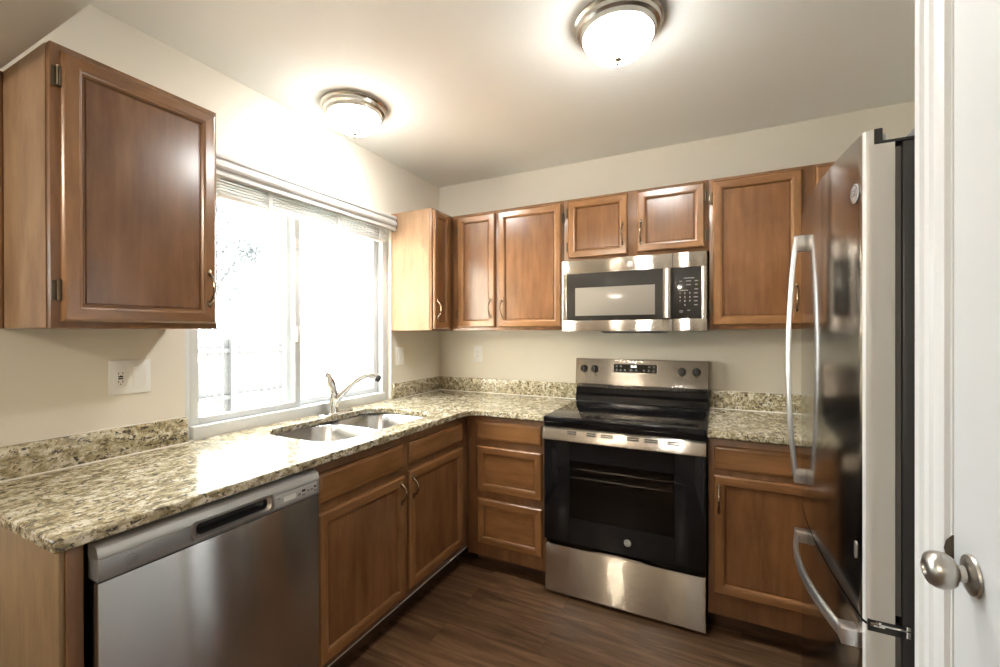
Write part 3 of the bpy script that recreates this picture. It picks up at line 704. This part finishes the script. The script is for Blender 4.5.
# backguard
mb = MB(); mb.prism([(-0.020, 0.9185), (-0.086, 0.9185), (-0.080, 0.955), (-0.084, 0.960), (-0.084, 0.966), (-0.074, 0.970), (-0.070, 1.003), (-0.020, 1.003)], 'x', RX0+0.0015, RX1-0.0015); bgd = obj('backguard_riser', mb, M['black_glass'], rg)
mb = MB(); mb.prism([(-0.020, 1.004), (-0.066, 1.004), (-0.088, 1.028), (-0.088, 1.034), (-0.072, 1.176), (-0.064, 1.183), (-0.020, 1.183)], 'x', RX0+0.001, RX1-0.001); bp = obj('control_panel', mb, M['steel'], rg)
tilt = Vector((0, 0.016, 0.142)).normalized(); pn = Vector((0, -0.142, 0.016)).normalized()
def onp(x, z): return Vector((x, -0.088 + (z-1.034)*0.016/0.142, z))
mb = MB()
dq = [onp(1.327, 1.103), onp(1.581, 1.103), onp(1.581, 1.155), onp(1.327, 1.155)]
mb.loops([[p + pn*h for p in dq] for h in (-0.002, 0.0012)]); dsp = obj('display', mb, M['black_glass'], bp, smooth=0)
mb = MB()
for p0, p1 in ((0, 1), (1, 2), (2, 3), (3, 0)): mb.tube([dq[p0], dq[p1]], 0.0022, 6)
obj('display_bezel', mb, M['steel_plain'], bp)
text('clock_digits', '0:43', 0.019, M['digits'], dsp, onp(1.447, 1.140) + pn*0.0014, (1, 0, 0), tilt)
for x, z, w_ in [(1.347, 1.140, .010), (1.372, 1.140, .012), (1.535, 1.140, .012), (1.562, 1.140, .010)] + [(1.347, 1.118, .008), (1.371, 1.118, .009), (1.396, 1.118, .008), (1.432, 1.118, .014), (1.462, 1.118, .008), (1.505, 1.118, .009), (1.533, 1.118, .009), (1.560, 1.118, .008)]:
    mb = MB(); p = onp(x, z); h_ = 0.004 if z > 1.13 else 0.006
    mb.loops([[p + Vector((w_/2*sx, 0, 0)) + tilt*h_*sz + pn*h for sx, sz in ((-1, -.8), (1, -.8), (.7, .8), (-.7, .8))] for h in (0.0008, 0.0017)]); obj('touch_mark', mb, M['mark_dim'], dsp, smooth=0)
for x in (1.146, 1.212, 1.713, 1.790):
    p = onp(x, 1.120); mb = MB(); mb.lathe([(0.0225, 0.0), (0.0225, 0.004), (0.0185, 0.007), (0.0178, 0.024), (0.015, 0.027)], p, tuple(pn), 28)
    kn = obj('knob', mb, M['black'], bp)
    mb = MB(); q = p + pn*0.027
    mb.loops([[q + Vector((0.0045*sx, 0, 0)) + tilt*0.017*sz + pn*h for sx, sz in ((-1, -1), (1, -1), (1, 1), (-1, 1))] for h in (-0.001, 0.006)]); mb.loops([[q + Vector((0.001*sx, 0, 0)) + tilt*(0.013+0.004*sz) + pn*h for sx, sz in ((-1, -1), (1, -1), (1, 1), (-1, 1))] for h in (0.005, 0.0066)])
    obj('knob_grip', mb, M['charcoal'], kn)

# ------------------------------------------------------------------ microwave
mw = thing('microwave', 'stainless over-the-range microwave with black glass door, hung under the short cabinet', 'microwave', (1.47, -0.17, 1.35))
mb = MB(); mb.box(RX0+0.001, RX1-0.001, -0.318, -0.004, 1.352, 1.7555, 0.002); obj('case', mb, M['charcoal'], mw)
DS = 1.688
mb = MB(); y0, y1 = -0.354, -0.319
mb.box(RX0, DS-0.001, y0, y1, 1.678, 1.755, 0.003); mb.box(RX0, DS-0.001, y0, y1, 1.352, 1.414, 0.003)
mb.box(RX0, 1.1195, y0, y1, 1.413, 1.679, 0.003); dor = obj('door', mb, M['steel'], mw)
mb = MB(); mb.box(1.1195, DS-0.001, y0+0.001, y1, 1.414, 1.678, 0.001); obj('door_glass', mb, M['mw_glass'], dor)
mb = MB(); mb.box(1.170, 1.600, y0+0.0004, y0+0.004, 1.440, 1.598, 0.0003); obj('door_window', mb, M['mw_window'], dor)
mb = MB(); mb.box(1.642, 1.680, y0-0.032, y0-0.018, 1.418, 1.676, 0.004)
for z in (1.432, 1.662): mb.box(1.650, 1.672, y0-0.02, y0+0.002, z-0.012, z+0.012, 0.002)
obj('handle', mb, M['steel'], dor)
mb = MB()
mb.box(DS, RX1, y0, y1, 1.678, 1.755, 0.003); mb.box(DS, RX1, y0, y1, 1.352, 1.416, 0.003); mb.box(1.820, RX1, y0, y1, 1.415, 1.679, 0.003)
cf = obj('control_frame', mb, M['steel'], mw)
mb = MB(); mb.box(DS, 1.820, y0+0.001, y1, 1.416, 1.678, 0.001); kp = obj('keypad', mb, M['mw_glass'], cf)
for j, z in enumerate((1.545, 1.525, 1.505, 1.485)):
    for i, x in enumerate((1.722, 1.745, 1.768)):
        ch = ['1', '2', '3', '4', '5', '6', '7', '8', '9', '', '0', ''][j*3+i]
        if ch: text('key_digit', ch, 0.013, M['mark'], kp, (x, y0+0.0006, z), (1, 0, 0), (0, 0, 1))
mks = [(1.764, 1.622, .050), (1.725, 1.607, .014), (1.762, 1.607, .024), (1.798, 1.607, .016), (1.725, 1.588, .014), (1.762, 1.588, .022), (1.798, 1.588, .012), (1.798, 1.565, .016), (1.742, 1.560, .034), (1.796, 1.545, .018), (1.796, 1.525, .020), (1.796, 1.505, .016), (1.796, 1.485, .016), (1.727, 1.456, .018), (1.763, 1.458, .014), (1.727, 1.449, .016)]
for x, z, w_ in mks:
    mb = MB(); mb.box(x-w_/2, x+w_/2, y0+0.0003, y0+0.0012, z-0.0022, z+0.0022); obj('key_mark', mb, M['mark_dim'], kp, smooth=0)
emblem(dor, (1.473, y0, 1.712), (0, -1, 0), (1, 0, 0), 0.0165, M['silver'], M['grey_panel'])
mb = MB(); mb.prism([(1.31, 1.3525), (1.335, 1.341), (1.625, 1.341), (1.65, 1.3525)], 'y', -0.352, -0.05); obj('vent_cover', mb, M['black_matte'], mw)

# ------------------------------------------------------------------ refrigerator
fr = thing('refrigerator', 'stainless bottom-freezer refrigerator with curved doors beside the white door casing', 'refrigerator', (2.5, -1.23, 0))
FY0, FY1, FBK = -1.600, -0.868, 2.212
FC = (FY0+FY1)/2
def fx(y): return 2.1435 + 0.0195*abs((y-FC)/((FY1-FY0)/2))**2.0
def fprof(bk):
    pts = []; mats = []
    n = 30; rr = 0.010
    ys = [FY0+rr + (FY1-FY0-2*rr)*i/n for i in range(n+1)]
    xe0, xe1 = fx(ys[0]), fx(ys[-1])
    pts = [(xe1+rr+0.002, FY1), (xe1+rr*0.35, FY1-rr*0.25)] + [(fx(y), y) for y in ys[::-1]] + [(xe0+rr*0.35, FY0+rr*0.25), (xe0+rr+0.002, FY0), (bk, FY0), (bk, FY1)]
    k = len(pts); mats = [0]*(k-5) + [2, 2, 1, 1, 1]
    return pts, mats
pts, mats = fprof(FBK)
mb = MB(); mb.prism(pts, 'z', 0.743, 1.733, mats)
pts2, mats2 = fprof(2.1785); mb.prism(pts2, 'z', 1.7331, 1.763, mats2)
fd = obj('refrigerator_door', mb, [M['steel_fridge'], M['fridge_side'], M['fridge_edge']], fr, smooth=30)
mb = MB(); mb.prism(pts, 'z', 0.10, 0.737, mats); zd = obj('freezer_drawer', mb, [M['steel_fridge'], M['fridge_side'], M['fridge_edge']], fr, smooth=30)
mb = MB(); mb.box(FBK+0.0005, 2.2235, FY0+0.008, FY1-0.008, 0.765, 1.725); mb.box(FBK+0.0005, 2.2235, FY0+0.008, FY1-0.008, 0.108, 0.726); obj('gasket', mb, M['gasket'], fr)
mb = MB(); mb.box(2.2245, 2.90, FY0+0.004, FY1-0.004, 0.03, 1.735, 0.004)
for x in (2.28, 2.84):
    for y in (FY0+0.07, FY1-0.07): mb.lathe([(0.02, 0), (0.02, 0.032)], (x, y, 0), n=12)
obj('case', mb, M['charcoal'], fr)
mb = MB(); mb.box(2.246, 2.89, FY0+0.010, FY1-0.010, 1.7352, 1.762, 0.004); obj('top_cover', mb, M['gasket'], fr)
mb = MB(); mb.box(2.179, 2.193, FY0+0.0003, FY0+0.09, 1.7335, 1.766, 0.002); mb.box(2.190, 2.245, FY0+0.0003, FY0+0.09, 1.7335, 1.7395, 0.001); hc = obj('hinge_cover', mb, M['black_matte'], fr)
mb = MB(); mb.lathe([(0.006, 0), (0.006, 0.010), (0.004, 0.022)], (2.204, FY0+0.03, 1.739), n=14); obj('hinge_pin', mb, M['white_plastic'], hc)
mb = MB(); mb.box(2.170, 2.224, FY0+0.012, FY1-0.012, 0.7372, 0.7428); mb.box(2.168, 2.2235, FY0-0.0008, FY0+0.011, 0.726, 0.750, 0.0003); obj('gap_shade', mb, M['black_matte'], fr)  # black boxes stand in for the dark gap between door and freezer drawer
mb = MB(); mb.box(2.176, 2.236, FY0-0.003, FY0+0.011, 0.7405, 0.7445, 0.001); mb.lathe([(0.007, 0), (0.007, 0.010)], (2.186, FY0+0.004, 0.738), n=14); mb.box(2.172, 2.196, FY0-0.0025, FY0, 0.737, 0.745, 0.001); mb.box(2.228, 2.236, FY0-0.003, FY0+0.003, 0.728, 0.752, 0.001); obj('middle_hinge', mb, M['chrome'], fr)
mb = MB(); mb.box(2.18, 2.224, FY0+0.02, FY1-0.02, 0.03, 0.098, 0.003); obj('toe_grille', mb, M['charcoal'], fr)
# handles
HYY = -1.020
mb = MB(); Ps = []
for i in range(21):
    s_ = i/20; Ps.append((2.127 - 0.023*math.sin(math.pi*s_)**0.8, HYY, 0.850 + 0.808*s_))
mb.tube(Ps, 0.0125, 12, 0.62, side=(0, 1, 0)); dh = obj('handle', mb, M['silver'], fd)
for z0, z1 in ((0.846, 0.892), (1.612, 1.664)):
    mb = MB(); mb.box(2.119, fx(HYY)+0.002, HYY-0.0115, HYY+0.0115, z0, z1, 0.003); obj('handle_mount', mb, M['silver'], dh)
mb = MB(); Ps = []
HZ = 0.688
for i in range(25):
    s_ = i/24; y = -1.574 + 0.526*s_; Ps.append((min(fx(y), fx(-1.574)) - 0.022 - 0.024*math.sin(math.pi*s_)**0.8, y, HZ))
mb.tube(Ps, 0.0170, 16, 0.42, side=(0, 0, 1)); zh = obj('handle', mb, M['silver'], zd)
for y in (-1.560, -1.062):
    mb = MB(); mb.box(fx(y)-0.031, fx(y)+0.002, y-0.018, y+0.018, HZ-0.0175, HZ+0.0175, 0.002); obj('handle_mount', mb, M['silver'], zh)
yb = -1.556
nx = Vector((-1, (fx(yb+0.002)-fx(yb-0.002))/0.004, 0)).normalized()
emblem(fd, (fx(yb)-0.0005, yb, 1.647), tuple(nx), tuple(Vector((0, 0, 1)).cross(nx)), 0.021, M['silver'], M['grey_panel'])
mb = MB(); q = arc(0, 0.0085, 0.0065, 0, 180, 8) + arc(0, -0.0085, 0.0065, 180, 360, 8)
mb.loops([[(fx(yb)-h, yb-u, 0.872+v*1.25) for u, v in q] for h in (-0.001, 0.0015)]); obj('badge', mb, M['silver'], fd)

fr.location.x -= 0.003
# ------------------------------------------------------------------ ceiling lights
def ceiling_light(cx, cy, cz, label):
    t = thing('ceiling_light', label, 'ceiling light', (cx, cy, cz), 'flush ceiling lights')
    mb = MB(); mb.lathe([(0.152, 0.0), (0.156, -0.003), (0.156, -0.010), (0.151, -0.015), (0.148, -0.017), (0.144, -0.029), (0.137, -0.033), (0.133, -0.035), (0.130, -0.052), (0.124, -0.053), (0.121, -0.049), (0.121, -0.002)], (cx, cy, cz-0.0005), n=56, cap0=False, cap1=True); obj('base_ring', mb, M['nickel'], t)
    mb = MB(); prof = [(0.1205*math.cos(q_)**0.85, -0.048 - 0.076*math.sin(q_)) for q_ in [i*math.pi/2/12 for i in range(12)]] + [(0.004, -0.124)]
    mb.lathe(prof, (cx, cy, cz), n=48, cap0=False, cap1=True); obj('glass_shade', mb, M['lamp'], t, smooth=60)
    mb = MB(); mb.lathe([(0.006, -0.1245), (0.014, -0.128), (0.015, -0.133), (0.008, -0.138), (0.005, -0.142), (0.0065, -0.147), (0.004, -0.152), (0.001, -0.154)], (cx, cy, cz), n=20); obj('finial', mb, M['nickel'], t)
ceiling_light(0.300, -1.165, HC, 'flush dome ceiling light close to the window wall, above the sink')
t = thing('ceiling_light', 'two-globe nickel ceiling light of the dining side, behind the camera', 'ceiling light', (0.62, -4.45, HC))
mb = MB(); mb.box(0.44, 0.80, -4.49, -4.41, HC-0.03, HC-0.0005, 0.006); obj('canopy', mb, M['nickel'], t)
for x in (0.51, 0.73):
    mb = MB(); mb.lathe([(0.03, -0.028), (0.03, -0.06), (0.022, -0.066)], (x, -4.45, HC), n=20); obj('socket', mb, M['nickel'], t)
    mb = MB(); mb.lathe([(0.058*math.sin(q_), -0.115+0.058*math.cos(q_)) for q_ in [0.35+i*(math.pi-0.36)/14 for i in range(15)]], (x, -4.45, HC), n=28); obj('globe', mb, M['globe'], t, smooth=60)
ceiling_light(1.571, -1.170, HC, 'flush dome ceiling light in the middle of the kitchen ceiling, in front of the range')

# ------------------------------------------------------------------ wall plates
t = thing('switch_plate', 'double white wall plate with outlet and rocker switch under the left cabinet', 'outlet', (0, -1.95, 1.191))
mb = MB(); mb.box(0.0005, 0.006, -2.012, -1.888, 1.131, 1.251, 0.0025); pl = obj('plate', mb, M['white_plastic'], t)
mb = MB(); mb.box(0.0055, 0.0085, -1.998, -1.962, 1.157, 1.225, 0.001); rc = obj('receptacle', mb, M['white_plastic'], t)
for z in (1.2055, 1.1765):
    mb = MB(); 
    for y in (-1.986, -1.974): mb.box(0.0083, 0.0089, y-0.001, y+0.001, z-0.004, z+0.004)
    mb.lathe([(0.002, 0), (0.002, 0.0008)], (0.0083, -1.980, z-0.009), (1, 0, 0), 10); obj('socket_slots', mb, M['black_matte'], rc)
for z, mm in ((1.194, 'black_matte'), (1.187, 'bronze')):
    mb = MB(); mb.box(0.0084, 0.0098, -1.987, -1.973, z-0.0027, z+0.0027, 0.0005); obj('test_button', mb, M[mm], rc)
mb = MB(); mb.prism([(0.0055, 1.157), (0.0075, 1.157), (0.0105, 1.191), (0.0085, 1.225), (0.0055, 1.225)], 'y', -1.942, -1.904); obj('rocker', mb, M['white_plastic'], t)
t = thing('switch_plate', 'white single wall switch on the left wall between window and corner', 'light switch', (0, -0.47, 1.19))
mb = MB(); mb.box(0.0005, 0.006, -0.508, -0.430, 1.132, 1.250, 0.0025); obj('plate', mb, M['white_plastic'], t)
mb = MB(); mb.prism([(0.0055, 1.158), (0.0075, 1.158), (0.0105, 1.191), (0.0085, 1.224), (0.0055, 1.224)], 'y', -0.488, -0.450); obj('rocker', mb, M['white_plastic'], t)
t = thing('outlet_plate', 'white wall outlet on the back wall above the corner counter', 'outlet', (0.34, 0, 1.19))
mb = MB(); mb.box(0.302, 0.372, -0.006, -0.0005, 1.132, 1.250, 0.0025); obj('plate', mb, M['white_plastic'], t)
mb = MB(); mb.box(0.320, 0.354, -0.0085, -0.0055, 1.157, 1.225, 0.001); rc = obj('receptacle', mb, M['white_plastic'], t)
for z in (1.2055, 1.1765):
    mb = MB()
    for x in (0.331, 0.343): mb.box(x-0.001, x+0.001, -0.0089, -0.0083, z-0.004, z+0.004)
    obj('socket_slots', mb, M['charcoal'], rc)

# ------------------------------------------------------------------ outside the window
mb = MB(); mb.box(-30, 4, -20, 25, -0.5, -0.35); o = struct('ground_outside', mb, M['ground'])
fe = thing('garden_fence', 'pale washed-out board fence seen through the left window pane', 'fence', (-7, 1.5, -0.35))
mb = MB()
for k in range(40):
    y = -2.0+k*0.152; mb.box(-7.02, -7.0, y, y+0.125, -0.34, 1.22+0.01*math.sin(k*1.7), 0.004, 1)
obj('boards', mb, M['fence'], fe)
for z in (0.0, 0.95):
    mb = MB(); mb.box(-6.998, -6.95, -2.0, 4.06, z, z+0.09); obj('rail', mb, M['fence'], fe)
for y in (-1.9, 0.4, 2.7, 4.0):
    mb = MB(); mb.box(-6.998, -6.90, y-0.05, y+0.05, -0.35, 1.3); obj('post', mb, M['fence'], fe)
tr = thing('garden_tree', 'faint leafy tree beyond the fence outside the window', 'tree', (-9.5, 3.6, -0.35))
mb = MB(); mb.tube([(-9.5, 3.6, -0.36), (-9.45, 3.58, 1.2), (-9.5, 3.7, 2.6), (-9.3, 3.7, 4.2)], [0.16, 0.13, 0.10, 0.04], 10)
mb.tube([(-9.47, 3.6, 1.6), (-9.2, 3.1, 2.6), (-9.0, 2.6, 3.4)], [0.08, 0.05, 0.02], 8); mb.tube([(-9.48, 3.6, 2.0), (-9.6, 4.2, 2.9), (-9.7, 4.7, 3.6)], [0.07, 0.05, 0.02], 8)
obj('trunk', mb, M['bark'], tr)
t = bmesh.new(); rnd = random.Random(3)
cl = [(-9.4+rnd.gauss(0, .5), 3.5+rnd.gauss(0, .85), 3.1+rnd.gauss(0, .8), 0.28+rnd.random()*0.3) for _ in range(22)]
for _ in range(2600):
    cx, cy, cz, R_ = rnd.choice(cl); p = Vector((cx+rnd.gauss(0, R_*.6), cy+rnd.gauss(0, R_*.6), cz+rnd.gauss(0, R_*.45)))
    u = Vector((rnd.gauss(0, 1), rnd.gauss(0, 1), rnd.gauss(0, 1))).normalized(); v = u.orthogonal().normalized(); s_ = 0.05+rnd.random()*0.04
    t.faces.new([t.verts.new(p+u*s_), t.verts.new(p+v*s_*.5), t.verts.new(p-u*s_), t.verts.new(p-v*s_*.5)])
mb = MB(); mb._merge(t); o = obj('foliage', mb, M['leaf'], tr, smooth=0); o['kind'] = 'stuff'
